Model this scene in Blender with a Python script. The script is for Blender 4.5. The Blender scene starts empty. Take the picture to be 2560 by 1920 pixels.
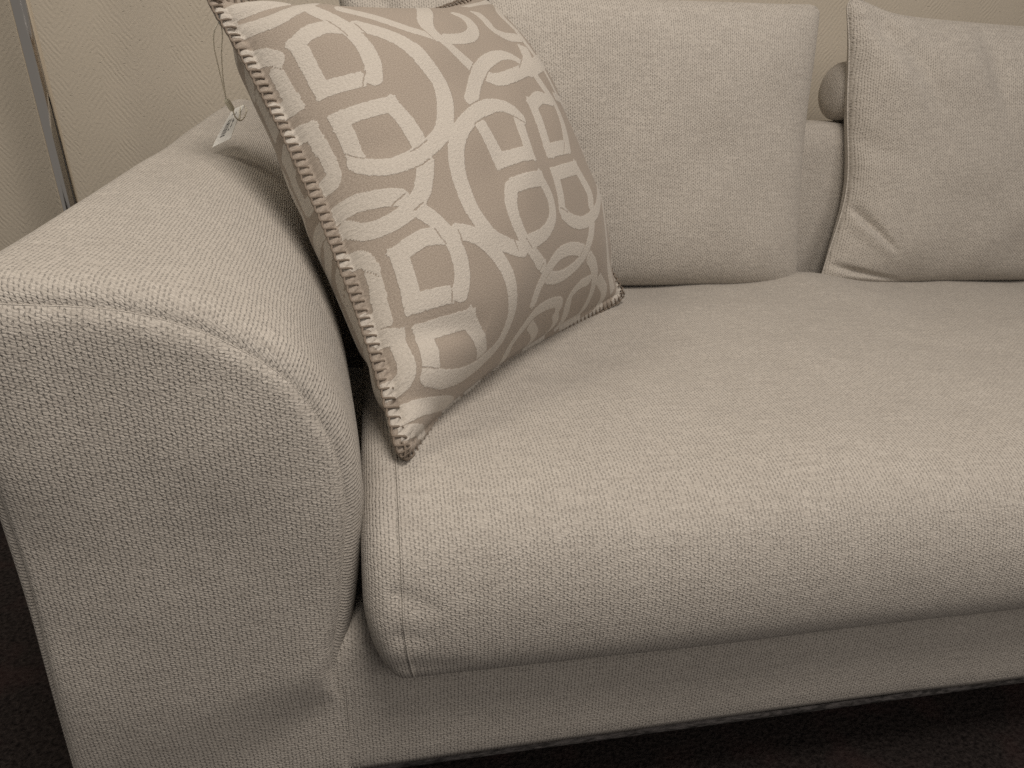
import bpy, bmesh, math, random
import numpy as np
from mathutils import Matrix, Vector
random.seed(7); rng = np.random.default_rng(7)
sc = bpy.context.scene
COL = sc.collection

# ------------------------------------------------------------------ camera, world, lights, exposure
CAM = np.array([0.045, -0.486, 0.755])
YAW, PITCH, ROLL = np.radians([11.36, 23.74, 2.35])
_f = np.array([math.sin(YAW)*math.cos(PITCH), math.cos(YAW)*math.cos(PITCH), -math.sin(PITCH)])
_r = np.array([math.cos(YAW), -math.sin(YAW), 0.0]); _u = np.cross(_r, _f)
_R = _r*math.cos(ROLL)+_u*math.sin(ROLL); _U = -_r*math.sin(ROLL)+_u*math.cos(ROLL)
cd = bpy.data.cameras.new('camera'); cam = bpy.data.objects.new('camera', cd); COL.objects.link(cam)
cam.matrix_world = Matrix(((_R[0], _U[0], -_f[0], CAM[0]), (_R[1], _U[1], -_f[1], CAM[1]),
                           (_R[2], _U[2], -_f[2], CAM[2]), (0, 0, 0, 1)))
cd.sensor_width = 36.0; cd.lens = 36*1743/2560; cd.clip_start = 0.02; cd.clip_end = 50
sc.camera = cam
w = bpy.data.worlds.new('World'); sc.world = w; w.use_nodes = True
w.node_tree.nodes['Background'].inputs[0].default_value = (1.0, 0.93, 0.87, 1)
w.node_tree.nodes['Background'].inputs[1].default_value = 0.14

def area(name, loc, target, size, power, col):
    l = bpy.data.lights.new(name, 'AREA'); l.energy = power; l.size = size; l.color = col; l.shape = 'DISK'
    o = bpy.data.objects.new(name, l); COL.objects.link(o); o.location = loc
    o.rotation_euler = (Vector(target)-Vector(loc)).to_track_quat('-Z', 'Y').to_euler(); return o
area('ceiling_or_fill_lamp', (-0.95, 0.05, 2.10), (0.0, 0.3, 0.5), 0.45, 5.5, (1.0, 0.90, 0.75))
area('ceiling_or_fill_lamp', (0.30, -0.50, 1.98), (0.35, 0.2, 0.4), 0.60, 17.5, (1.0, 0.905, 0.81))
area('ceiling_or_fill_lamp', (1.2, -2.0, 1.9), (0.5, 0.3, 0.4), 1.6, 17, (1.0, 0.91, 0.83))  # unseen broad room fill, added in front to soften the overhead contrast
vs = sc.view_settings
vs.view_transform = 'Standard'; vs.look = 'None'; vs.gamma = 1; vs.exposure = 0.04; vs.use_curve_mapping = False
sc.cycles.use_denoising = False
sc.cycles.max_bounces = 6
sc.cycles.sample_clamp_indirect = 3.0

# ------------------------------------------------------------------ helpers
def link(name, me, parent=None, mats=(), **props):
    o = bpy.data.objects.new(name, me); COL.objects.link(o)
    if parent is not None: o.parent = parent
    if me is not None:
        for m in mats:
            if m.name not in [x.name for x in me.materials if x]: me.materials.append(m)
    for k, v in props.items(): o[k] = v
    return o
def thing(name, label, cat, loc=(0, 0, 0), group=None):
    o = bpy.data.objects.new(name, None); COL.objects.link(o); o.location = loc
    o['label'] = label; o['category'] = cat
    if group: o['group'] = group
    return o
def grid_mesh(name, P, UV=None, wrap_u=False, flip=False, attr=None):
    """P (nu,nv,3) -> quad mesh with UVs in metres"""
    nu, nv = P.shape[:2]
    idx = np.arange(nu*nv).reshape(nu, nv)
    a = idx[:-1, :-1]; b = idx[1:, :-1]; c = idx[1:, 1:]; d = idx[:-1, 1:]
    F = np.stack([a, b, c, d], -1).reshape(-1, 4)
    if wrap_u:
        F = np.concatenate([F, np.stack([idx[-1, :-1], idx[0, :-1], idx[0, 1:], idx[-1, 1:]], -1).reshape(-1, 4)])
    if flip: F = F[:, ::-1]
    return raw_mesh(name, P.reshape(-1, 3), F, None if UV is None else UV.reshape(-1, 2), attr)
def raw_mesh(name, V, F, UV=None, attr=None):
    me = bpy.data.meshes.new(name)
    V = np.ascontiguousarray(V, dtype=np.float32); F = np.ascontiguousarray(F, dtype=np.int32)
    me.vertices.add(len(V)); me.vertices.foreach_set('co', V.ravel())
    me.loops.add(F.size); me.loops.foreach_set('vertex_index', F.ravel())
    me.polygons.add(len(F))
    me.polygons.foreach_set('loop_start', np.arange(0, F.size, F.shape[1], dtype=np.int32))
    me.update(calc_edges=True)
    me.polygons.foreach_set('use_smooth', np.ones(len(F), dtype=bool))
    if UV is not None:
        uv = me.uv_layers.new(name='UVMap')
        uv.data.foreach_set('uv', np.ascontiguousarray(UV[F.ravel()], dtype=np.float32).ravel())
    if attr is not None:
        at = me.attributes.new('pattern', 'FLOAT', 'POINT')
        at.data.foreach_set('value', np.ascontiguousarray(attr.ravel(), dtype=np.float32))
    me.validate(); me.update()
    return me
def catmull(pts, n):
    pts = np.array(pts, float)
    t = np.r_[0, np.cumsum(np.linalg.norm(np.diff(pts, axis=0), axis=1)**0.5)]
    ext = np.vstack([2*pts[0]-pts[1], pts, 2*pts[-1]-pts[-2]])
    te = np.r_[t[0]-(t[1]-t[0]), t, t[-1]+(t[-1]-t[-2])]
    out = []
    T = np.linspace(t[0], t[-1], n*6)
    for x in T:
        i = min(max(np.searchsorted(t, x)-1, 0), len(pts)-2)
        p0, p1, p2, p3 = ext[i:i+4]; t0, t1, t2, t3 = te[i:i+4]
        A1 = (t1-x)/(t1-t0)*p0+(x-t0)/(t1-t0)*p1; A2 = (t2-x)/(t2-t1)*p1+(x-t1)/(t2-t1)*p2; A3 = (t3-x)/(t3-t2)*p2+(x-t2)/(t3-t2)*p3
        B1 = (t2-x)/(t2-t0)*A1+(x-t0)/(t2-t0)*A2; B2 = (t3-x)/(t3-t1)*A2+(x-t1)/(t3-t1)*A3
        out.append((t2-x)/(t2-t1)*B1+(x-t1)/(t2-t1)*B2)
    out = np.array(out)
    s = np.r_[0, np.cumsum(np.linalg.norm(np.diff(out, axis=0), axis=1))]
    q = np.linspace(0, s[-1], n)
    return np.stack([np.interp(q, s, out[:, k]) for k in range(out.shape[1])], -1), q
def tube_mesh(name, pts, rad, sides=6, uvscale=True):
    pts = np.array(pts, float); n = len(pts)
    rad = np.broadcast_to(np.asarray(rad, float), (n,))
    tan = np.gradient(pts, axis=0); tan /= np.linalg.norm(tan, axis=1)[:, None]+1e-12
    ref = np.array([0, 0, 1.0]) if abs(tan[0][2]) < .9 else np.array([1.0, 0, 0])
    nrm = np.cross(tan[0], ref); nrm /= np.linalg.norm(nrm)
    rings = []
    for i in range(n):
        nrm = nrm-tan[i]*(nrm@tan[i]); nrm /= np.linalg.norm(nrm)
        bn = np.cross(tan[i], nrm)
        ang = np.linspace(0, 2*math.pi, sides, endpoint=False)
        rings.append(pts[i]+rad[i]*(np.cos(ang)[:, None]*nrm+np.sin(ang)[:, None]*bn))
    P = np.array(rings).transpose(1, 0, 2)
    s = np.r_[0, np.cumsum(np.linalg.norm(np.diff(pts, axis=0), axis=1))]
    UV = np.stack(np.broadcast_arrays((np.arange(sides)/sides*2*math.pi*rad.mean())[:, None], s[None, :]), -1)
    return grid_mesh(name, P, UV, wrap_u=True)
def vnoise(X, Y, scale, seed=0):
    """smooth value noise on arrays"""
    r = np.random.default_rng(seed); G = r.standard_normal((64, 64))
    x = X/scale; y = Y/scale
    i = np.floor(x).astype(int); j = np.floor(y).astype(int)
    fx = x-i; fy = y-j; fx = fx*fx*(3-2*fx); fy = fy*fy*(3-2*fy)
    g = lambda a, b: G[a % 64, b % 64]
    return (g(i, j)*(1-fx)+g(i+1, j)*fx)*(1-fy)+(g(i, j+1)*(1-fx)+g(i+1, j+1)*fx)*fy
def segdist(X, Z, a, b):
    a = np.array(a); b = np.array(b); d = b-a; L = d@d
    t = np.clip(((X-a[0])*d[0]+(Z-a[1])*d[1])/L, 0, 1)
    dx = X-(a[0]+t*d[0]); dz = Z-(a[1]+t*d[1])
    return np.sqrt(dx*dx+dz*dz), t, (dx*d[1]-dz*d[0])/math.sqrt(L)   # dist, param, signed side
def crease(X, Z, a, b, width, depth, lip=0.4):
    """groove between a and b with a swollen lip on its left side"""
    d, t, s = segdist(X, Z, a, b)
    fade = np.clip(t/.35, 0, 1)**.8*(1-t)**.9*1.25; width = width*(1.15-.5*t)
    return 1.35*fade*(-depth*np.exp(-(d/width)**2)+lip*depth*np.exp(-((s-2.0*width)/(1.7*width))**2)*np.exp(-(np.maximum(d-3.5*width, 0)/width)**2))

# ------------------------------------------------------------------ materials
class NT:
    def __init__(s, name):
        s.m = bpy.data.materials.new(name); s.m.use_nodes = True; s.t = s.m.node_tree; s.n = s.t.nodes
        s.b = s.n['Principled BSDF']
    def new(s, typ, **kw):
        x = s.n.new(typ)
        for k, v in kw.items(): setattr(x, k, v)
        return x
    def put(s, sock, v):
        if hasattr(v, 'node'): s.t.links.new(v, sock)
        elif v is not None: sock.default_value = v
    def math(s, op, a, b=None, c=None, clamp=False):
        x = s.new('ShaderNodeMath', operation=op, use_clamp=clamp)
        for i, v in enumerate((a, b, c)):
            if v is not None: s.put(x.inputs[i], v)
        return x.outputs[0]
    def noise(s, vec, scale, detail=2, rough=.5, dist=0.0):
        x = s.new('ShaderNodeTexNoise'); s.put(x.inputs['Vector'], vec); x.inputs['Scale'].default_value = scale
        x.inputs['Detail'].default_value = detail; x.inputs['Roughness'].default_value = rough; x.inputs['Distortion'].default_value = dist
        return x.outputs['Fac']
    def mix(s, fac, a, b):
        x = s.new('ShaderNodeMix', data_type='RGBA'); s.put(x.inputs[0], fac); s.put(x.inputs[6], a); s.put(x.inputs[7], b); return x.outputs[2]
    def ramp(s, fac, lo, hi, a=0.0, b=1.0):
        x = s.new('ShaderNodeMapRange'); s.put(x.inputs[0], fac); x.inputs[1].default_value = lo; x.inputs[2].default_value = hi
        x.inputs[3].default_value = a; x.inputs[4].default_value = b; return x.outputs[0]
    def comb(s, x, y, z=0.0):
        c = s.new('ShaderNodeCombineXYZ'); s.put(c.inputs[0], x); s.put(c.inputs[1], y); s.put(c.inputs[2], z); return c.outputs[0]
    def uv(s):
        u = s.new('ShaderNodeUVMap'); sp = s.new('ShaderNodeSeparateXYZ'); s.t.links.new(u.outputs[0], sp.inputs[0])
        return u.outputs[0], sp.outputs[0], sp.outputs[1]
    def bump(s, h, dist, strength=1.0, normal=None):
        x = s.new('ShaderNodeBump'); s.put(x.inputs['Height'], h); x.inputs['Distance'].default_value = dist
        x.inputs['Strength'].default_value = strength
        if normal is not None: s.put(x.inputs['Normal'], normal)
        return x.outputs[0]
    def out(s, col, rough, normal=None, spec=.2, sheen=0.0):
        s.put(s.b.inputs['Base Color'], col); s.put(s.b.inputs['Roughness'], rough)
        s.b.inputs['Specular IOR Level'].default_value = spec
        if sheen:
            s.b.inputs['Sheen Weight'].default_value = sheen; s.b.inputs['Sheen Roughness'].default_value = .5
        if normal is not None: s.put(s.b.inputs['Normal'], normal)
        return s.m

def weave_mat(name, pale=(.558, .520, .466, 1), mid=(.468, .434, .386, 1), pore_shade=(.19, .168, .145, 1), pu=.0034, pv=.0024, dist=.0012):
    """chunky cloth: columns of yarn knots, with dark pores between the columns at every second knot"""
    m = NT(name); uvv, u, v = m.uv()
    def nz(s_, off, det=2): return m.noise(m.comb(m.math('MULTIPLY_ADD', u, 1/s_, off), m.math('MULTIPLY', v, 1/s_)), 1.0, det)
    n1, n2, n3, n4 = nz(.022, 0), nz(.022, 31.7), nz(.0035, 0, 2), nz(.0035, 17.3, 2)
    a = m.math('ADD', m.math('MULTIPLY', u, 1/pu), m.math('ADD', m.math('MULTIPLY', n1, .9), m.math('MULTIPLY', n3, .85)))
    b = m.math('ADD', m.math('MULTIPLY', v, 1/pv), m.math('ADD', m.math('MULTIPLY', n2, 1.4), m.math('MULTIPLY', n4, 1.2)))
    fa = m.math('FLOOR', a); ra = m.math('MULTIPLY_ADD', m.math('FRACT', a), 2.0, -1.0); r2 = m.math('MULTIPLY', ra, ra)
    def rand(x, y):
        wn = m.new('ShaderNodeTexWhiteNoise', noise_dimensions='2D'); m.put(wn.inputs['Vector'], m.comb(x, y)); return wn.outputs['Value']
    bs_ = m.math('ADD', m.math('MULTIPLY_ADD', fa, .5, b), m.math('MULTIPLY', ra, .20))
    rnd = rand(fa, m.math('FLOOR', bs_))
    kn = m.math('POWER', m.math('ABSOLUTE', m.math('SINE', m.math('MULTIPLY', bs_, math.pi))), .6)
    # pores sit on the boundary between two columns
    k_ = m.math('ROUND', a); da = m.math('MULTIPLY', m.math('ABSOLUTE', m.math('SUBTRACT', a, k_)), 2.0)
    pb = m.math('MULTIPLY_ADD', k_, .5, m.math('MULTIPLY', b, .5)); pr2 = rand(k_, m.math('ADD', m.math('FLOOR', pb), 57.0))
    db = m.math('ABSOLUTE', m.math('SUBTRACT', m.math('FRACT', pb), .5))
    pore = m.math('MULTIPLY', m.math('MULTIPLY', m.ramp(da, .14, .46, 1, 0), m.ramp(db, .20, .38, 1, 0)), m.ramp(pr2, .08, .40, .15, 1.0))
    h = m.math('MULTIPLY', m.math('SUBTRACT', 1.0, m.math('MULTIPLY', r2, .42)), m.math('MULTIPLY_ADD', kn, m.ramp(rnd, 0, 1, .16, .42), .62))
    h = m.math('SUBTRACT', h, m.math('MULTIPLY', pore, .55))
    fib = m.noise(m.comb(m.math('MULTIPLY', u, 1/.0007), m.math('MULTIPLY', v, 1/.0007)), 1.0, 2, .6)
    h2 = m.math('MULTIPLY_ADD', fib, .26, h)
    yl = m.noise(m.comb(m.math('MULTIPLY', fa, 3.7), m.math('MULTIPLY', b, .22)), 1.0, 1)
    col = m.mix(m.ramp(m.math('ADD', m.math('MULTIPLY', rnd, .6), m.math('MULTIPLY_ADD', kn, .35, yl)), .55, 1.45), mid, pale)
    col = m.mix(m.math('MULTIPLY', pore, .27), col, pore_shade)          # shade of the gaps painted into the pore colour
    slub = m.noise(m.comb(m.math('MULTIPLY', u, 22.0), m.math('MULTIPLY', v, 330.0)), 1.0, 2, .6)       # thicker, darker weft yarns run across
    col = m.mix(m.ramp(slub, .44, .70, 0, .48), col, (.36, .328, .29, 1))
    big = m.noise(m.comb(u, v), 9.0, 3)
    col = m.mix(m.ramp(big, .35, .65, 0, .10), col, (.33, .30, .268, 1))
    return m.out(col, .92, m.bump(h2, dist, 1.0), spec=.12, sheen=.12)

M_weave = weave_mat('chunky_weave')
def plain(name, col, rough, metal=0.0, spec=.3, bumpscale=None, bumpd=.0003, coord='Object'):
    m = NT(name)
    nb = None
    tc = m.new('ShaderNodeTexCoord').outputs[coord]
    n = m.noise(tc, 60.0, 3)
    c = m.mix(m.ramp(n, .3, .7), tuple(x*.9 for x in col[:3])+(1,), tuple(min(1, x*1.08) for x in col[:3])+(1,))
    if bumpscale: nb = m.bump(m.noise(tc, bumpscale, 3), bumpd)
    m.b.inputs['Metallic'].default_value = metal
    return m.out(c, rough, nb, spec=spec)

def wall_mat():
    m = NT('herringbone_wallpaper'); _, u, v = m.uv()
    nz = m.noise(m.comb(u, v), 14.0, 2); nz2 = m.noise(m.comb(u, v), 70.0, 2)
    uu = m.math('MULTIPLY_ADD', nz, .016, u)
    tri = m.math('ABSOLUTE', m.math('SUBTRACT', m.math('FRACT', m.math('MULTIPLY', uu, 1/.115)), .5))      # 0..0.5 zig-zag
    ph = m.math('ADD', m.math('MULTIPLY', v, 1/.0125), m.math('MULTIPLY', tri, 13.0))
    ph = m.math('MULTIPLY_ADD', nz2, 1.0, ph)
    st = m.math('SINE', m.math('MULTIPLY', ph, 2*math.pi))
    amp = m.ramp(m.noise(m.comb(u, v), 32.0, 2), .35, .68, .15, 1.0)
    st = m.math('MULTIPLY', st, amp)
    fine = m.noise(m.comb(u, v), 210.0, 3)
    pits = m.ramp(m.noise(m.comb(u, m.math('MULTIPLY', v, 2.2)), 160.0, 1), .68, .78, 0, 1)
    h = m.math('SUBTRACT', m.math('ADD', m.math('MULTIPLY', st, .5), m.math('MULTIPLY', fine, 1.1)), m.math('MULTIPLY', pits, 1.2))
    nb = m.bump(h, .00046)
    big = m.noise(m.comb(u, v), 5.0, 3)
    col = m.mix(m.ramp(big, .35, .65), (.50, .45, .37, 1), (.53, .477, .395, 1))
    return m.out(col, .75, nb, spec=.25)
M_wall = wall_mat()
def carpet_mat():
    m = NT('dark_carpet'); tc = m.new('ShaderNodeTexCoord').outputs['Object']
    n = m.noise(tc, 180.0, 4, .65); n2 = m.noise(tc, 14.0, 2)
    c = m.mix(m.ramp(n, .35, .7), (.011, .009, .009, 1), (.052, .043, .040, 1))
    c = m.mix(m.ramp(n2, .5, .7, 0, .3), c, (.070, .036, .034, 1))
    return m.out(c, 1.0, m.bump(n, .006), spec=.05)
M_carpet = carpet_mat()
M_felt = NT('grey_felt')
_tc = M_felt.new('ShaderNodeTexCoord').outputs['Object']
_mp = M_felt.new('ShaderNodeMapping'); _mp.inputs['Scale'].default_value = (1, 1, 3.5); M_felt.put(_mp.inputs[0], _tc)
_n = M_felt.noise(_mp.outputs[0], 90.0, 3, .6)
M_felt = M_felt.out(M_felt.mix(M_felt.ramp(_n, .38, .62), (.03, .028, .027, 1), (.095, .088, .086, 1)), .95, M_felt.bump(_n, .002), spec=.1)
def chrome_mat():
    m = NT('polished_chrome'); tc = m.new('ShaderNodeTexCoord').outputs['Object']
    m.b.inputs['Metallic'].default_value = 1.0
    return m.out((.93, .89, .83, 1), m.ramp(m.noise(tc, 40.0, 2), .3, .7, .05, .10), None, spec=.5)
M_chrome = chrome_mat()
M_card = plain('white_card', (.88, .87, .83), .6)
M_ink = plain('printed_ink', (.05, .05, .05), .7)
M_cord = plain('cotton_cord', (.86, .82, .70), .9, bumpscale=900, bumpd=.0004)
M_toggle = plain('ivory_plastic', (.80, .77, .62), .35, spec=.5)
M_thread = plain('taupe_thread', (.20, .163, .130), .95, bumpscale=1500, bumpd=.0003)
M_darkwood = plain('black_wood', (.02, .018, .016), .5)
def pillow_mat():
    m = NT('jacquard_wool'); _, u, v = m.uv()
    at = m.new('ShaderNodeAttribute', attribute_name='pattern').outputs['Fac']
    tw = m.math('SINE', m.math('MULTIPLY', m.math('ADD', m.math('MULTIPLY', u, 1/.0021), m.math('MULTIPLY', v, 1/.0016)), 2*math.pi))
    fz = m.noise(m.comb(m.math('MULTIPLY', u, 1/.0012), m.math('MULTIPLY', v, 1/.0012)), 1.0, 3, .6)
    fz2 = m.noise(m.comb(m.math('MULTIPLY', u, 1/.0024), m.math('MULTIPLY', v, 1/.0024)), 1.0, 2, .5)
    be = m.mix(m.ramp(fz, .40, .64), (.300, .255, .212, 1), (.405, .352, .298, 1))
    cr = m.mix(m.ramp(fz2, .35, .65), (.49, .453, .402, 1), (.55, .51, .455, 1))
    sel = m.ramp(m.math('MULTIPLY_ADD', m.math('SUBTRACT', fz2, .5), .5, at), .42, .58)
    col = m.mix(sel, be, cr)
    h = m.math('ADD', m.math('MULTIPLY', tw, .0), m.math('ADD', m.math('MULTIPLY', fz, .8), m.math('MULTIPLY', fz2, m.ramp(sel, 0, 1, .3, 1.2))))
    return m.out(col, .95, m.bump(h, .0006), spec=.08, sheen=.15)
M_pillow = pillow_mat()
M_pin = plain('steel_pin', (.7, .7, .68), .25, metal=1.0)

# ------------------------------------------------------------------ setting: wall, floor
def wall():
    P = np.array([[[-2.5, .93, 0], [-2.5, .93, 2.7]], [[3.5, .93, 0], [3.5, .93, 2.7]]], float)
    UV = P[..., [0, 2]]
    return link('wall', grid_mesh('wall', P, UV, flip=False), None, [M_wall], kind='structure')
wall()
P = np.array([[[-2.5, -2.5, 0], [-2.5, .93, 0]], [[3.5, -2.5, 0], [3.5, .93, 0]]], float)
link('floor', grid_mesh('floor', P, P[..., :2], flip=True), None, [M_carpet], kind='structure')

# ------------------------------------------------------------------ sofa
sofa = thing('sofa', 'pale beige woven sofa with sloping rounded arm, low back and plain base', 'sofa')
ARM = [(-.244, .125), (-.244, .30), (-.244, .45), (-.2435, .58), (-.238, .612), (-.222, .6225), (-.194, .6225), (-.134, .619), (-.103, .612),
       (-.078, .603), (-.05, .588), (-.017, .562), (.007, .525), (.021, .485), (.026, .44), (.0225, .39), (.014, .33), (.004, .285), (-.005, .256),
       (-.005, .236), (-.002, .215), (-.001, .18), (-.001, .15), (-.001, .125)]
prof, ps = catmull(ARM, 260)
yk = [0, .17, .35, .52, .69, .80]
def arm_sec(Y):
    rise = np.interp(Y, yk, [0, .013, .034, .058, .088, .105]); osh = np.interp(Y, yk, [0, .007, .022, .043, .074, .09])
    ish = -.062*(max(Y, 0)/.55)**1.35
    X = prof[:, 0]; Z = prof[:, 1]
    wz = np.clip((Z-.125)/.5, 0, 1); wo = np.clip((.026-X)/.27, 0, 1); wi = np.clip((X+.20)/.226, 0, 1)*np.clip((Z-.2)/.1, 0, 1)
    return np.stack([X+wo*osh+wi*ish, np.full_like(X, Y), Z+wz*rise], -1)
Ys = np.r_[0.0, .001, .0025, .005, .008, .012, .017, np.linspace(.023, .70, 110)]
S = []
for Y in Ys:
    s = arm_sec(Y)
    ins = .016*(1-math.sqrt(max(0, 1-max(0, 1-Y/.024)**2)))       # softly rounded front edge
    c = np.array([-.11, Y, .40]); dd = s-c; L = np.linalg.norm(dd, axis=1)[:, None]
    ins += .016*(1-math.sqrt(max(0, 1-max(0, (Y-.68)/.02)**2)))
    ins = ins*np.where(s[:, 0] > -.12, np.clip((s[:, 2]-.215)/.07, 0, 1), 1.0)[:, None] if Y < .1 else ins
    S.append(s-dd/L*ins)
S = np.array(S).transpose(1, 0, 2)
_arc = np.concatenate([np.zeros((S.shape[0], 1)), np.cumsum(np.linalg.norm(np.diff(S, axis=1), axis=2), axis=1)], 1)
UV = np.stack([np.broadcast_to(ps[:, None], _arc.shape), _arc], -1)
S[..., 2] += .0016*vnoise(UV[..., 0], UV[..., 1], .09, 3)*np.clip(UV[..., 1]/.05, 0, 1)
S[..., 0] += .0016*vnoise(UV[..., 0], UV[..., 1], .11, 4)*np.clip(UV[..., 1]/.05, 0, 1)
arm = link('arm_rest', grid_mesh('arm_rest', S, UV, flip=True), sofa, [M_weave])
# front panel of the arm, slightly puffed
_b = S[:, 0, :].copy(); _n = 60
b0 = np.vstack([_b, _b[-1]+(_b[0]-_b[-1])*np.linspace(0, 1, _n)[1:, None]]); cen = np.array([-.115, 0, .37])
rr = np.r_[np.linspace(0, .9, 46), np.linspace(.91, 1, 14)]
FP = cen+rr[None, :, None]*(b0[:, None, :]-cen)
X, Z = FP[..., 0], FP[..., 2]
inset = np.clip(1-rr, 0, 1)[None, :]
puff = .0065*(1-np.exp(-inset*34))+.0070*(1-np.exp(-inset*6.0))
wlow = .058+.6*np.clip(-X, 0, .25); lowfade = np.clip((Z-.288+.22*np.clip(-X, 0, .12)+wlow)/wlow, 0, 1); lowfade = lowfade*lowfade*(3-2*lowfade)
FP[..., 1] = -.0006-puff*(.03+.97*lowfade) + .0014*vnoise(X, Z, .07, 8)*np.minimum(1, inset*10)
fp = link('front_panel', grid_mesh('front_panel', FP, FP[..., [0, 2]].copy(), flip=False), arm, [M_weave])
seam_pts = S[70:225:2, 0, :]-np.array([0, .0003, 0])
link('seam', tube_mesh('seam', seam_pts, .0007, 6), arm, [M_weave])

# base with its front apron
BX = np.linspace(-.06, 1.9, 92)
bp_, bs = catmull([(.62, .30), (.30, .302), (.05, .302), (.012, .30), (.003, .288), (.0, .26), (0, .20), (0, .15), (0, .136), (.002, .1285), (.02, .1275), (.62, .1270)], 90)
Pb = np.stack(np.broadcast_arrays(BX[:, None], bp_[None, :, 0], bp_[None, :, 1]), -1).copy()
Pb[..., 1] += .0015*vnoise(Pb[..., 0], Pb[..., 2], .12, 5)*(Pb[..., 1] < .02)
Pb[..., 1] += .003*np.clip(-Pb[..., 0]/.003, 0, 1)
UVb = np.stack(np.broadcast_arrays(BX[:, None], -bs[None, :]), -1)
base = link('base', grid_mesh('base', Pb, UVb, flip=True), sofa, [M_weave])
for dx in (0.0005, 0.0065):
    link('seam', tube_mesh('seam', [(dx, -.0004, z) for z in np.linspace(.13, .240, 20)], .0008, 5), base, [M_weave])
tp, ts = catmull([(.006, .1280), (.0045, .1262), (.004, .1230), (.0042, .1195), (.009, .1182), (.02, .1180)], 8)
Pt = np.stack(np.broadcast_arrays(BX[:, None], tp[None, :, 0], tp[None, :, 1]), -1).copy()
link('bottom_trim', grid_mesh('bottom_trim', Pt, Pt[..., [0, 2]].copy(), flip=True), sofa, [M_felt])
def box_mesh(name, x0, x1, y0, y1, z0, z1, bev=.004):
    bm = bmesh.new(); bmesh.ops.create_cube(bm, size=1)
    for v in bm.verts: v.co = Vector((x0+(v.co.x+.5)*(x1-x0), y0+(v.co.y+.5)*(y1-y0), z0+(v.co.z+.5)*(z1-z0)))
    bmesh.ops.bevel(bm, geom=bm.edges[:], offset=bev, segments=2, affect='EDGES')
    me = bpy.data.meshes.new(name); bm.to_mesh(me); bm.free(); return me
link('under_frame', box_mesh('under_frame', -.20, 1.85, .06, .74, .095, .1175), sofa, [M_darkwood])
for lx, ly in ((-.16, .12), (-.16, .66), (1.7, .12), (1.7, .66)):
    link('leg', box_mesh('leg', lx-.03, lx+.03, ly-.03, ly+.03, .002, .096), sofa, [M_darkwood])
# low back
kp, ks = catmull([(.665, .20), (.662, .45), (.664, .62), (.668, .682), (.680, .699), (.70, .703), (.74, .704), (.775, .70), (.79, .685), (.795, .6), (.795, .13)], 80)
KX = np.linspace(-.17, 1.9, 80)
Pk = np.stack(np.broadcast_arrays(KX[:, None], kp[None, :, 0], kp[None, :, 1]), -1).copy()
UVk = np.stack(np.broadcast_arrays(KX[:, None], ks[None, :]), -1)
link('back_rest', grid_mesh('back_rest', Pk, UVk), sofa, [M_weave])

# ------------------------------------------------------------------ seat cushion
seat = thing('seat_cushion', 'long thick beige seat cushion overhanging the sofa base', 'seat cushion')
sp_, ss = catmull([(.30, .302), (.06, .300), (.010, .281), (-.012, .268), (-.028, .273), (-.040, .295), (-.044, .33), (-.038, .37), (-.020, .405),
                   (.015, .428), (.07, .440), (.18, .446), (.35, .448), (.52, .446), (.62, .440), (.65, .42), (.655, .36), (.65, .305)], 240)
sx = np.r_[.0205+.0255*(1-np.cos(np.linspace(0, math.pi/2, 26))), np.linspace(.0475, 1.85, 330)]
cy, cz = .30, .355
Ps = []
for x in sx:
    q = np.clip((.046-x)/.0255, 0, 1); ins = .030*(1-math.sqrt(max(0, 1-q*q)))
    d = sp_-np.array([cy, cz]); L = np.linalg.norm(d, axis=1)[:, None]
    nrm = np.stack([-np.gradient(sp_[:, 1]), np.gradient(sp_[:, 0])], -1); nrm /= np.linalg.norm(nrm, axis=1)[:, None]
    if ((sp_+nrm*.01-[cy, cz])**2).sum() > ((sp_-nrm*.01-[cy, cz])**2).sum(): nrm = -nrm
    pp = sp_+nrm*ins
    Ps.append(np.c_[np.full(len(pp), x), pp])
Ps = np.array(Ps)
Ps[..., 0] += .018*np.clip((.355-Ps[..., 2])/.085, 0, 1)**1.6*np.exp(-np.clip(Ps[..., 0]-.02, 0, 9)/.05)*(Ps[..., 1] < .12)
X, Y, Z = Ps[..., 0].copy(), Ps[..., 1].copy(), Ps[..., 2].copy()
top = np.clip((Z-.40)/.03, 0, 1)
Ps[..., 2] += top*(.0032*vnoise(X, Y, .15, 11)+.0009*vnoise(X, Y, .05, 13)-.006*np.exp(-((X-.25)**2+(Y-.28)**2)/.03)
                   + .010*np.exp(-((X-.80)/.09)**2)*np.clip((Y-.35)/.2, 0, 1))
fr = np.clip((.02-Y)/.04, 0, 1)*np.clip((X-.05)/.05, 0, 1)
Ps[..., 1] += fr*(.0016*vnoise(X, Z, .17, 12))
for a, b, wd, dp in (((.050, .372), (.085, .352), .007, .0035), ((.048, .335), (.080, .328), .006, .002), ((.05, .30), (.11, .292), .008, .002)):
    d, t, s = segdist(X, Z, a, b)
    Ps[..., 1] += np.clip((.02-Y)/.02, 0, 1)*dp*np.exp(-(d/wd)**2)*(1-t)**.5
UVs = np.stack(np.broadcast_arrays(np.r_[0, np.cumsum(np.linalg.norm(np.diff(Ps[:, 120], axis=0), axis=1))][:, None], ss[None, :]), -1)
body = link('cushion_body', grid_mesh('cushion_body', Ps, UVs), seat, [M_weave])
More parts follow.
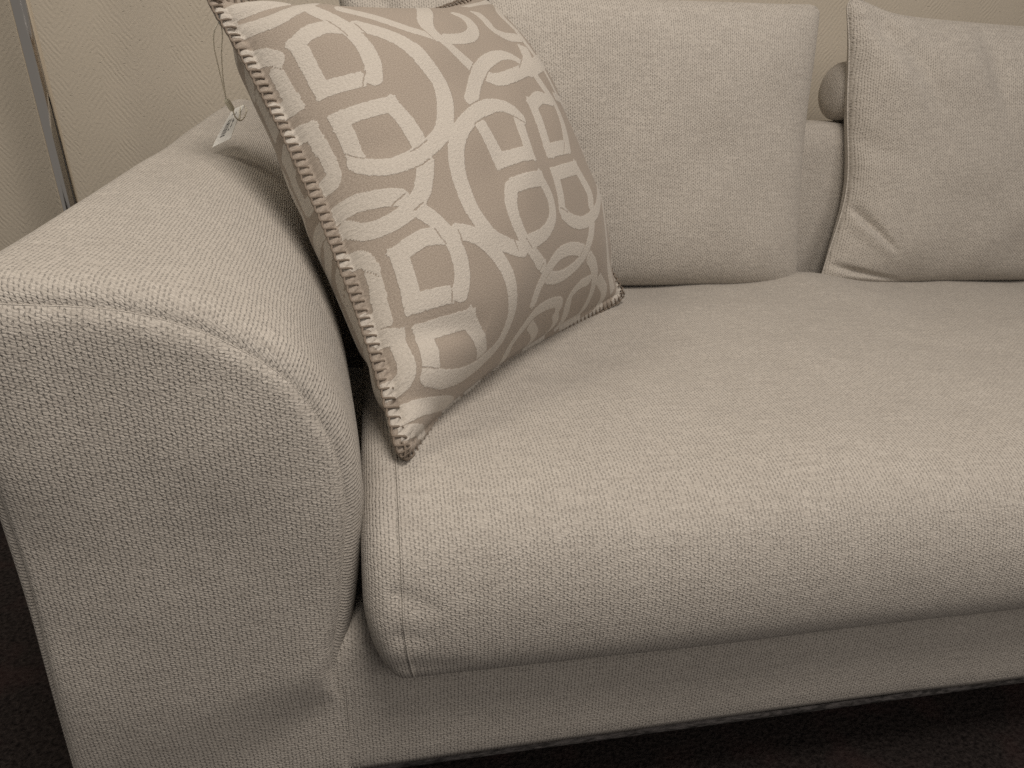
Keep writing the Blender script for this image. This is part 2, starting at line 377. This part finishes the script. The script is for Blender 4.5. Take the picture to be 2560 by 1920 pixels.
# flat left end
end = Ps[0]; ce = end.mean(0)
EP = ce+np.linspace(0, 1, 12)[None, :, None]*(end[:, None, :]-ce)
link('side_panel', grid_mesh('side_panel', EP, EP[..., 1:].copy(), flip=False), seat, [M_weave])
k = 27
link('seam', tube_mesh('seam', Ps[k, 14:190]+np.array([0, -.0002, .0001]), .0012, 5), seat, [M_weave])

# ------------------------------------------------------------------ pillow-shaped cushions
def cushion(name, label, cor, T, group=None, n=190, cu=.04, cv=.03, p=3.0, wr=(), seed=0, e=.5, amp=.003, waist=0.0, ear=0.0, k=.88):
    """cor: bottom-left, bottom-right, top-right, top-left seam corners; T half thickness"""
    t = thing(name, label, 'cushion', group=group)
    q = np.linspace(-1, 1, n); q = np.sign(q)*(1-(1-np.abs(q))**1.35)
    u, v = np.meshgrid(q, q, indexing='ij')
    a, b, c, d = [np.array(x, float) for x in cor]
    au = np.clip((np.abs(u)-k)/(1-k), 0, 1); av = np.clip((np.abs(v)-k)/(1-k), 0, 1)
    h = np.hypot(au, av); sfac = np.where(h > 1e-6, np.maximum(au, av)/np.maximum(h, 1e-6), 1)
    both = (au > 0) & (av > 0)
    ur = np.where(both, np.sign(u)*(k+(1-k)*au*sfac), u); vr = np.where(both, np.sign(v)*(k+(1-k)*av*sfac), v)
    ur = ur*(1-cu*(1-v*v)); vr = vr*(1-cv*(1-u*u))
    s = (ur+1)/2; r = (vr+1)/2
    B = (a*(1-s)[..., None]+b*s[..., None])*(1-r)[..., None]+(d*(1-s)[..., None]+c*s[..., None])*r[..., None]
    N = np.cross(b-a, d-a); N /= np.linalg.norm(N)
    th = T*((1-np.abs(u)**p)**e)*((1-np.abs(v)**p)**e)
    B = B+(b-a)/np.linalg.norm(b-a)*(waist*np.exp(-((v+.25)/.45)**2)*(1-s)**6)[..., None]
    B = B+((a-b)/np.linalg.norm(b-a)*.5+(d-a)/np.linalg.norm(d-a))[None, None]*(ear*np.exp(-((u+1)**2+(v-1)**2)/.03))[..., None]
    W = np.linalg.norm(b-a); H = np.linalg.norm(d-a)
    UV = np.stack([s*W, r*H], -1)
    sides = {}
    for sg, nm in ((1, 'front_cover'), (-1, 'rear_cover')):
        Pq = B+N*(sg*th)[..., None]
        if sg == 1:
            Xq, Zq = Pq[..., 0], Pq[..., 2]
            disp = amp*vnoise(UV[..., 0], UV[..., 1], .07, seed)*np.minimum(1, th/T*2)
            for (p0, p1, wd, dp) in wr: disp = disp+crease(Xq, Zq, p0, p1, wd, dp)*np.clip(th/T*3, 0, 1)
            Pq = Pq+N*disp[..., None]
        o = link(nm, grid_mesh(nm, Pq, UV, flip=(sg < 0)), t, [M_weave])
        sides[sg] = (o, Pq)
    edge = np.concatenate([B[:, 0], B[-1, 1:], B[-2::-1, -1], B[0, -2:0:-1]])
    link('seam', tube_mesh('seam', np.vstack([edge, edge[:1]]), .0022, 6), t, [M_weave])
    return t, sides
cushion('back_cushion', 'wide pale beige back cushion behind the patterned throw pillow', [(.015, .615, .434), (.768, .605, .430), (.766, .69, .880), (.0, .70, .872)], .075, seed=21, p=4.5, k=.94, e=.42, amp=.0018,
        wr=[((.02, .90), (.10, .80), .020, .016), ((.30, .87), (.335, .72), .022, .003)])
cushion('back_cushion', 'beige back cushion with creased lower corner, cut off by the right edge', [(.812, .600, .434), (1.55, .605, .432), (1.46, .69, .872), (.818, .68, .874)], .078, seed=22, p=3.0,
        wr=[((.842, .578), (.93, .50), .0075, .011), ((.815, .476), (.96, .449), .006, .010), ((.835, .875), (.94, .78), .018, .010), ((.90, .83), (.97, .72), .024, .008), ((.80, .70), (.92, .65), .022, .006), ((1.03, .86), (1.09, .70), .02, .007), ((.80,.63),(.86,.61),.01,.004)], waist=.022, n=330, ear=.020, k=.93)
# headrest roll lying on the back
hr = thing('headrest_roll', 'round ended beige headrest roll on top of the sofa back, behind right cushion', 'headrest')
L0 = .824
th = np.linspace(0, 2*math.pi, 72)
xs = np.linspace(L0+.028, 1.5, 40)
Ph = np.stack(np.broadcast_arrays(xs[:, None], .712+.048*np.cos(th)[None], .7535+.0485*np.sin(th)[None]), -1)
link('roll_body', grid_mesh('roll_body', Ph, np.stack(np.broadcast_arrays(xs[:, None], .049*th[None]), -1), flip=True), hr, [M_weave])
rc = np.linspace(0, 1, 22)
Pc = np.stack(np.broadcast_arrays(L0+.028*(1-np.sqrt(np.clip(1-rc[:, None]**2.6, 0, 1))), .712+.048*rc[:, None]*np.cos(th)[None], .7535+.0485*rc[:, None]*np.sin(th)[None]), -1)
link('roll_end', grid_mesh('roll_end', Pc, Pc[..., 1:].copy(), flip=True), hr, [M_weave])

# ------------------------------------------------------------------ floor lamp (only its chrome pole shows)
lamp = thing('floor_lamp', 'slim polished chrome floor lamp pole standing behind the sofa arm', 'floor lamp', (-.420, .76, 0))
lamp.rotation_euler = (0, math.radians(-1.9), 0)
ang = np.linspace(0, 2*math.pi, 48)
def lathe(pr): return np.stack(np.broadcast_arrays(np.array(pr)[:, 0][:, None]*np.cos(ang)[None], np.array(pr)[:, 0][:, None]*np.sin(ang)[None], np.array(pr)[:, 1][:, None]), -1)
link('pole', grid_mesh('pole', lathe([(.0132, .02), (.0132, .6), (.0132, 1.2), (.0132, 1.9)])), lamp, [M_chrome])
link('foot', grid_mesh('foot', lathe([(.13, .001), (.13, .012), (.124, .018), (.02, .02), (.012, .03), (.0095, .035)])), lamp, [M_chrome])


# ------------------------------------------------------------------ throw pillow
PA, PB = np.array([.055, .042, .4425]), np.array([.414, .494, .452])          # lower corners
PD, PE = np.array([-.118, .335, .823]), np.array([.203, .650, .872])         # upper corners
PT, PTB = .112, .120
def pillow_surface(u, v, side):
    k = .915
    au = np.clip((np.abs(u)-k)/(1-k), 0, 1); av = np.clip((np.abs(v)-k)/(1-k), 0, 1)
    h = np.hypot(au, av); sf = np.where(h > 1e-6, np.maximum(au, av)/np.maximum(h, 1e-6), 1)
    both = (au > 0) & (av > 0)
    ur = np.where(both, np.sign(u)*(k+(1-k)*au*sf), u); vr = np.where(both, np.sign(v)*(k+(1-k)*av*sf), v)
    ur = ur*(1-np.where(u < 0, .105, .10)*(1-np.abs(v)**2.2)); vr = vr*(1-np.where(v < 0, .055, .165)*(1-np.abs(u)**2.2))
    s = ((ur+1)/2)[..., None]; r = ((vr+1)/2)[..., None]
    B = (PA*(1-s)+PB*s)*(1-r)+(PD*(1-s)+PE*s)*r
    N = np.cross(PB-PA, PD-PA); N = N/np.linalg.norm(N)
    B = B-N*(.050*(1-u*u)*np.clip(-v, 0, 1)**4)[..., None]
    def f(x, e):
        y = np.clip(np.abs(x)/.955, 0, 1); return (1-y**2.5)**e
    T = (PT if side > 0 else PTB)*f(u, .55)*f(v, .55)
    rim = np.sqrt(np.clip((1-np.maximum(np.abs(u), np.abs(v)))/.022, 0, 1))
    th = np.maximum(T, 0)+.0032*rim
    return B, N, th
def pillow_points(u, v, side):
    B, N, th = pillow_surface(u, v, side)
    d = np.zeros_like(u)
    # hem: the cloth swells between the blanket stitches
    for (c, e, nst) in ((u, v, NST['l']), (v, u, NST['b'])):
        for sg in (-1, 1):
            n_ = nst if sg < 0 else (NST['r'] if c is u else NST['t'])
            x = sg*c
            ph = (e+1)/2*n_
            band = np.exp(-((x-.968)/.022)**2)
            d += band*(.0032*np.abs(np.sin(math.pi*ph))**.5-.0008)
    # folds near the corners and soft dents
    for (a, b, wd, dp) in FOLDS:
        dd, t, s = segdist(u, v, a, b)
        fade = np.sin(np.clip(t*.85+.15, 0, 1)*math.pi)**.7
        d += fade*(-dp*np.exp(-(dd/wd)**2)+.7*dp*np.exp(-((s-2.2*wd)/(1.8*wd))**2)*np.exp(-(np.maximum(dd-4*wd, 0)/wd)**2))
    d += .0022*vnoise(u+5, v+9, .23, 31)*np.clip(th/.05, 0, 1)
    d *= np.sqrt(np.clip((1-np.maximum(np.abs(u), np.abs(v)))/.022, 0, 1))
    return B+N*(side*(th+d))[..., None]
NST = {'l': 60, 'r': 60, 'b': 62, 't': 56}
FOLDS = [((-.98, .80), (-.55, .93), .035, .006), ((-.95, .93), (-.60, 1.0), .03, .005), ((-.9, -.62), (-.55, -.78), .05, .007), ((-.95, -.80), (-.70, -.97), .035, .005),
         ((.95, -.85), (.72, -.7), .04, .004), ((-.9, .1), (-.7, .02), .05, .002)]
# <pattern>
STROKES = [(17.5,[(-711,339,0),(-677,419,0),(-662,508,0),(-665,605,0),(-680,702,0),(-725,783,0),(-720,840,0)]),(17.5,[(-688,637,0),(-728,657,0),(-788,654,0),(-831,639,0),(-866,614,1),(-871,391,1),(-740,362,0)]),(17.5,[(-674,-24,0),(-671,1,0),(-680,113,0),(-702,210,1),(-877,242,1),(-877,59,0)]),(17.5,[(-625,645,0),(-545,565,0),(-499,474,0),(-474,342,0),(-456,216,0),(-494,104,0),(-557,7,0),(-639,-30,0),(-722,-44,0),(-808,-30,0),(-868,19,0),(-891,67,0)]),(17.5,[(-1000,662,0),(-954,642,0),(-926,591,0)]),(17.5,[(-943,568,0),(-940,402,1),(-994,422,0)]),(17.5,[(-966,299,0),(-937,268,1),(-940,50,0),(-954,44,0)]),(17.5,[(-997,860,0),(-900,868,0),(-705,914,0)]),(17.5,[(-989,823,0),(-940,768,0),(-880,757,0),(-797,785,0),(-651,857,0)]),(13.8,[(-597,788,0),(-531,728,0),(-459,642,0),(-396,545,0),(-313,471,0)]),(17.5,[(187,989,0),(-293,562,0),(-268,422,0),(-193,285,0)]),(15.9,[(87,717,0),(99,639,0),(50,542,0),(-90,482,0),(-242,476,0)]),(14.8,[(296,731,0),(259,625,0),(247,557,0),(313,502,0),(442,474,0)]),(12.7,[(373,831,0),(974,866,0),(531,674,0),(494,539,0)]),(9.5,[(494,539,0),(471,462,0),(482,302,0),(496,124,0),(625,-4,0),(631,-130,0),(648,-245,0),(657,-348,0),(682,-433,0)]),(16.4,[(-351,93,0),(-227,210,0),(-102,296,0),(84,353,0),(193,339,0),(245,282,0)]),(16.4,[(-136,236,0),(-64,193,0),(966,431,0),(213,222,0),(371,328,0),(413,419,0)]),(17.5,[(-47,-50,0),(-104,19,0),(-199,56,0),(-330,41,0),(-442,1,0),(-508,-47,0),(-551,-133,0),(-562,-250,0),(-551,-351,0),(-494,-468,0),(-382,-548,0),(-305,-579,0)]),(16.4,[(-362,-7,0),(-325,-196,1),(-122,-210,1),(-76,-33,0)]),(16.4,[(319,36,0),(199,56,0),(110,24,1),(84,-213,1),(282,-210,0)]),(16.4,[(299,-227,0),(353,-99,0),(373,19,0),(322,110,0),(290,230,0)]),(10.6,[(433,76,0),(639,56,0),(622,-21,0)]),(16.4,[(-310,-313,0),(-99,-330,1),(-36,-425,0),(-36,-494,0),(-84,-534,0),(-167,-557,0),(-270,-557,0)]),(16.4,[(-308,-310,0),(-339,-382,0),(-336,-451,0),(-302,-534,0),(-207,-631,0),(-133,-680,0)]),(15.9,[(64,-494,0),(76,-425,0),(70,-325,1),(330,-316,1),(422,-456,0),(408,-516,0)]),(16.4,[(64,-496,0),(159,-545,0),(302,-571,0),(439,-551,0),(557,-485,0),(671,-411,0)]),(16.4,[(396,-585,0),(356,-660,0),(296,-714,0),(182,-745,0),(53,-748,0),(-82,-725,0)]),(16.4,[(-167,-805,0),(-153,-751,0),(-84,-700,0),(16,-660,0),(139,-660,0),(282,-691,0)]),(15.9,[(356,-725,0),(459,-794,0),(528,-866,0),(562,-928,0),(579,-957,0),(422,-957,0)]),(15.9,[(396,-963,0),(262,-860,0),(328,-831,0),(445,-831,0)]),(15.9,[(557,-840,0),(740,-914,0),(777,-974,0),(708,-1000,0),(579,-1000,0)]),(16.4,[(193,-886,0),(147,-854,0),(19,-834,0),(-107,-837,0),(-170,-863,0),(-227,-903,0),(-159,-969,0),(-230,-1000,0)]),(13.8,[(-107,-868,0),(102,-960,0),(82,-997,0)]),(12.7,[(159,-886,0),(273,-946,0),(239,-969,0),(90,-969,0)]),(13.8,[(680,-433,0),(614,-628,0),(697,-771,0),(871,-934,0)]),(13.8,[(871,-731,0),(991,-888,0),(883,-1000,0)]),(13.8,[(969,-928,0),(994,-908,0)]),(17.5,[(-954,-73,0),(-931,-79,0),(-877,-113,0),(-803,-162,0)]),(17.5,[(-954,-133,0),(-920,-199,0),(-854,-225,0),(-785,-213,0),(-734,-179,0),(-702,-130,0),(-671,-70,0)]),(17.5,[(-768,-233,0),(-717,-319,0),(-682,-419,0),(-671,-505,0),(-682,-565,0),(-705,-608,0)]),(17.5,[(-691,-388,0),(-771,-345,0),(-825,-339,0),(-871,-345,1),(-871,-536,1),(-731,-585,0)]),(17.5,[(-660,-379,0),(-582,-431,0),(-502,-522,0),(-445,-622,0),(-411,-708,0),(-382,-791,0),(-402,-854,0),(-502,-880,0),(-648,-877,0),(-785,-843,0),(-874,-788,0)]),(17.5,[(-528,-868,0),(-597,-780,0),(-654,-702,1),(-848,-648,1),(-854,-783,0)]),(17.5,[(-994,-236,0),(-948,-270,0),(-934,-345,0)]),(17.5,[(-937,-345,0),(-943,-514,1),(-977,-485,0)]),(17.5,[(-971,-557,0),(-926,-605,1),(-940,-754,0),(-1000,-748,0)]),(17.5,[(-1000,-845,0),(-923,-863,0),(-780,-911,0),(-485,-989,0)]),(12.7,[(-983,-903,0),(-803,-977,0)]),(14.8,[(-445,-983,0),(-316,-957,0)])]
GAPS = [[(-711,702),(-700,662),(-694,617),(-691,585)],[(-717,396),(-737,368),(-760,330)],[(-617,657),(-614,591),(-617,539)],[(-531,645),(-474,539),(-465,491),(-459,462)],[(-336,591),(-339,516),(-345,445)],[(-957,611),(-926,545)],[(-897,110),(-880,79),(-857,47)],[(-717,-19),(-677,-13),(-634,-1)],[(-748,-84),(-700,-84),(-654,-76)],[(-233,265),(-119,345)],[(165,247),(336,348)],[(-159,205),(-99,253)],[(399,425),(451,411)],[(-376,79),(-270,102)],[(-399,-16),(-308,4)],[(-113,-19),(-30,-67)],[(285,-187),(233,-242)],[(-373,-505),(-351,-571)],[(-288,-536),(-247,-588)],[(-182,-697),(-136,-662)],[(-96,-734),(-36,-702)],[(250,-711),(305,-671)],[(-196,-808),(-110,-803)],[(333,-754),(385,-725)],[(47,-474),(127,-505)],[(-737,-330),(-711,-408)],[(-731,-568),(-737,-614)],[(-645,-382),(-642,-445)],[(-894,-748),(-820,-797)],[(-579,-863),(-479,-854)],[(-954,-299),(-926,-379)],[(-785,-230),(-740,-219)],[(-845,-167),(-791,-156)]]

def smooth_uv(L):
    """catmull-rom through a stroke's points, keeping the sharp ones sharp"""
    P = np.array([(x/1000, y/1000) for x, y, _ in L]); K = [0]+[i for i in range(1, len(L)-1) if L[i][2]]+[len(L)-1]
    out = []; sharp = []
    for a, b in zip(K[:-1], K[1:]):
        seg = P[a:b+1]
        seg = catmull(seg, 6*len(seg))[0] if len(seg) > 2 else seg[0]+(seg[1]-seg[0])*np.linspace(0, 1, 8)[:, None]
        if out: seg = seg[1:]
        out.extend(seg.tolist()); sharp.append(len(out)-1)
    return np.array(out), set(sharp[:-1])
def pattern_field(u, v, side):
    F = np.zeros_like(u)
    B, N, th = pillow_surface(u, v, side); Q = B+N*(side*th)[..., None]
    Q = Q+np.stack([+.0003*vnoise(u*.26, v*.25, .0024, 77+k) for k in range(3)], -1)
    x, y, z = Q[..., 0], Q[..., 1], Q[..., 2]
    def paint(uvp, wd, sharp, val):
        B, N, th = pillow_surface(uvp[None, :, 0], uvp[None, :, 1], side); p = (B+N*(side*th)[..., None])[0]
        for i in range(len(p)-1):
            a, b = p[i], p[i+1]; d = b-a; L = np.linalg.norm(d)
            if L < 1e-7: continue
            d = d/L; c = (a+b)/2
            e0 = wd/2 if i in sharp else 0.0; e1 = wd/2 if i+1 in sharp else 0.0
            r = wd/2+L/2+e0+e1+.002
            m = (np.abs(x-c[0]) < r) & (np.abs(y-c[1]) < r) & (np.abs(z-c[2]) < r)
            D = Q[m]-a
            t = D@d; s = np.linalg.norm(D-t[:, None]*d, axis=1)
            inside = np.clip((wd/2-s)/.0009+.5, 0, 1)*((t > -e0) & (t < L+e1))
            if 0 < i and i not in sharp: inside = np.maximum(inside, np.clip((wd/2-np.linalg.norm(D, axis=1))/.0009+.5, 0, 1))
            if val > 0: F[m] = np.maximum(F[m], inside)
            else: F[m] = np.minimum(F[m], 1-inside)
    for wd, L in STROKES:
        if len(L) > 1:
            q_, sh = smooth_uv(L); paint(q_, wd/1000, sh, 1)
    for L in GAPS:
        a = np.array(L)/1000; k = np.linspace(0, len(a)-1, 4*len(a))
        paint(np.stack([np.interp(k, np.arange(len(a)), a[:, j]) for j in (0, 1)], -1), .0013, set(), 0)
    return F
# </pattern>
pillow = thing('throw_pillow', 'beige throw pillow with cream interlocking ring pattern and blanket stitched edges', 'throw pillow')
n = 560
q = np.linspace(-1, 1, n)
u, v = np.meshgrid(q, q, indexing='ij')
pat = pattern_field(u, v, 1)
Pf = pillow_points(u, v, 1)
Wp, Hp = .53, .50
UVp = np.stack([(u+1)/2*Wp, (v+1)/2*Hp], -1)
Nn = pillow_surface(np.zeros((1, 1)), np.zeros((1, 1)), 1)[1]
Pf = Pf+Nn*(pat*.0004)[..., None]
link('front_cover', grid_mesh('front_cover', Pf, UVp, attr=pat), pillow, [M_pillow])
q2 = np.linspace(-1, 1, 300); u2, v2 = np.meshgrid(q2, q2, indexing='ij')
link('rear_cover', grid_mesh('rear_cover', pillow_points(u2, v2, -1), np.stack([(u2+1)/2*Wp, (v2+1)/2*Hp], -1), flip=True, attr=pattern_field(u2, v2, -1)), pillow, [M_pillow])
# blanket stitches, one object each, sharing one mesh: x along the edge, y inward, z out of the front
sp = [(0.0, .0135, .0012), (0.0, .0095, .0034), (0.0, .0045, .0034), (0.02, .0002, .0016), (.14, -.0014, -.0004), (.5, -.0018, -.0006), (1.0, -.0010, .0004)]
st_me = tube_mesh('stitch', np.array(sp)*np.array([.0085, 1, 1]), .00120, 5); st_me.materials.append(M_thread)
def edge_pt(kind, t):
    x = 2*t-1
    a = {'l': (-1, x), 'r': (1, x), 'b': (x, -1), 't': (x, 1)}[kind]
    return a
def surf1(a, b):
    B, N, th = pillow_surface(np.array([[a]], float), np.array([[b]], float), 1)
    return B[0, 0], N
for kind, nst in NST.items():
    for i in range(0, nst):
        a = edge_pt(kind, i/nst); b = edge_pt(kind, (i+1)/nst)
        p0, N = surf1(*a); p1, _ = surf1(*b)
        pin, _ = surf1(a[0]*.97, a[1]*.97)
        tx = p1-p0; L = np.linalg.norm(tx); ex = tx/L
        ey = pin-p0; ey = ey-ex*(ey@ex); ey = ey-N*(ey@N); ey /= np.linalg.norm(ey)
        ang_ = random.uniform(-.16, .16); ln = random.uniform(.85, 1.15)
        ey2 = ey*math.cos(ang_)+ex*math.sin(ang_)
        o = link('stitch', st_me, pillow)
        o.matrix_world = Matrix(((ex[0]*L/.0085, ey2[0]*ln, N[0], p0[0]+N[0]*.0028), (ex[1]*L/.0085, ey2[1]*ln, N[1], p0[1]+N[1]*.0028),
                                 (ex[2]*L/.0085, ey2[2]*ln, N[2], p0[2]+N[2]*.0028), (0, 0, 0, 1)))


# ------------------------------------------------------------------ hang tag on a cord, its tip resting on the arm
tag = thing('price_tag', 'small white price tag with barcode hanging on a looped cord by the arm', 'price tag', (0, 0, 0))
c1, c2, c3, c4 = [np.array(x) for x in ((-.1155, .4313, .7081), (-.102, .4311, .7138), (-.1163, .4003, .6784), (-.1383, .4045, .668))]
nn = np.cross(c4-c1, c2-c1); nn /= np.linalg.norm(nn)
if nn @ (CAM-c1) < 0: nn = -nn
def tq(x, y, o=0.0):            # x across 0..1, y from top 0..1
    return (c1*(1-x)+c2*x)*(1-y)+(c4*(1-x)+c3*x)*y+nn*(o+.0012*math.sin(y*math.pi))
def card_strip(name, x0, x1, y0, y1, o0, o1, n=8):
    V = []; F_ = []
    for i in range(n+1):
        y = y0+(y1-y0)*i/n
        V += [tq(x0, y, o0), tq(x1, y, o0), tq(x1, y, o1), tq(x0, y, o1)]
    for i in range(n):
        b = 4*i
        for k_ in range(4): F_.append((b+k_, b+(k_+1) % 4, b+4+(k_+1) % 4, b+4+k_))
    F_ += [(0, 3, 2, 1), (4*n, 4*n+1, 4*n+2, 4*n+3)]
    me = raw_mesh(name, np.array(V), np.array(F_)); me.polygons.foreach_set('use_smooth', np.zeros(len(F_), dtype=bool)); return me
card = link('card', card_strip('card', 0, 1, 0, 1, 0, .0005), tag, [M_card])
y = .34
while y < .80:
    h_ = random.choice((.008, .012, .02)); link('barcode_bar', card_strip('barcode_bar', .22, .50, y, y+h_, .0005, .00056, 1), card, [M_ink]); y += h_+random.choice((.012, .018, .024))
for x0, y0, y1 in ((.58, .36, .70), (.66, .40, .62), (.30, .14, .22), (.55, .16, .30)):
    link('printed_line', card_strip('printed_line', x0, x0+.05, y0, y1, .0005, .00056, 1), card, [M_ink])
SL = [(-.0988, .3175, .7942), (-.1045, .3211, .7874), (-.1107, .3389, .7742), (-.1140, .3655, .7541), (-.1155, .3847, .7363), (-.1158, .3948, .7214)]
SR = [(-.0988, .3175, .7942), (-.0978, .3194, .7865), (-.1045, .3408, .7672), (-.1108, .3676, .7484), (-.1138, .3835, .7344), (-.1153, .3947, .7214)]
for pts in (SL, SR):
    cpt, _ = catmull(pts, 50)
    tw_ = np.linspace(0, 50, 50)
    link('cord', tube_mesh('cord', cpt, .00062+.00012*np.sin(tw_*2.4), 6), tag, [M_cord])
t0, t1 = np.array([-.1158, .3948, .7214]), np.array([-.1100, .3988, .7081])
link('toggle', tube_mesh('toggle', t0+(t1-t0)*np.linspace(0, 1, 9)[:, None], [.001, .0029, .0033, .0033, .0033, .0033, .0033, .0029, .0008], 14), tag, [M_toggle])
lp, _ = catmull([(-.1100, .3988, .7081), (-.109, .4015, .7021), (-.1066, .4102, .6978), (-.1043, .4212, .6985), (-.103, .432, .7022), (-.1013, .4352, .7079), (-.1039, .4372, .7125), (-.1062, .4325, .7120), (-.1069, .4257, .7085), (-.1058, .4120, .7016), (-.1066, .4080, .6985)], 60)
link('cord', tube_mesh('cord', lp, .0008, 6), tag, [M_cord])
link('pin', tube_mesh('pin', [(-.0975, .3165, .8000), (-.0988, .3170, .7955), (-.0985, .3175, .7915)], .0009, 8), tag, [M_pin])
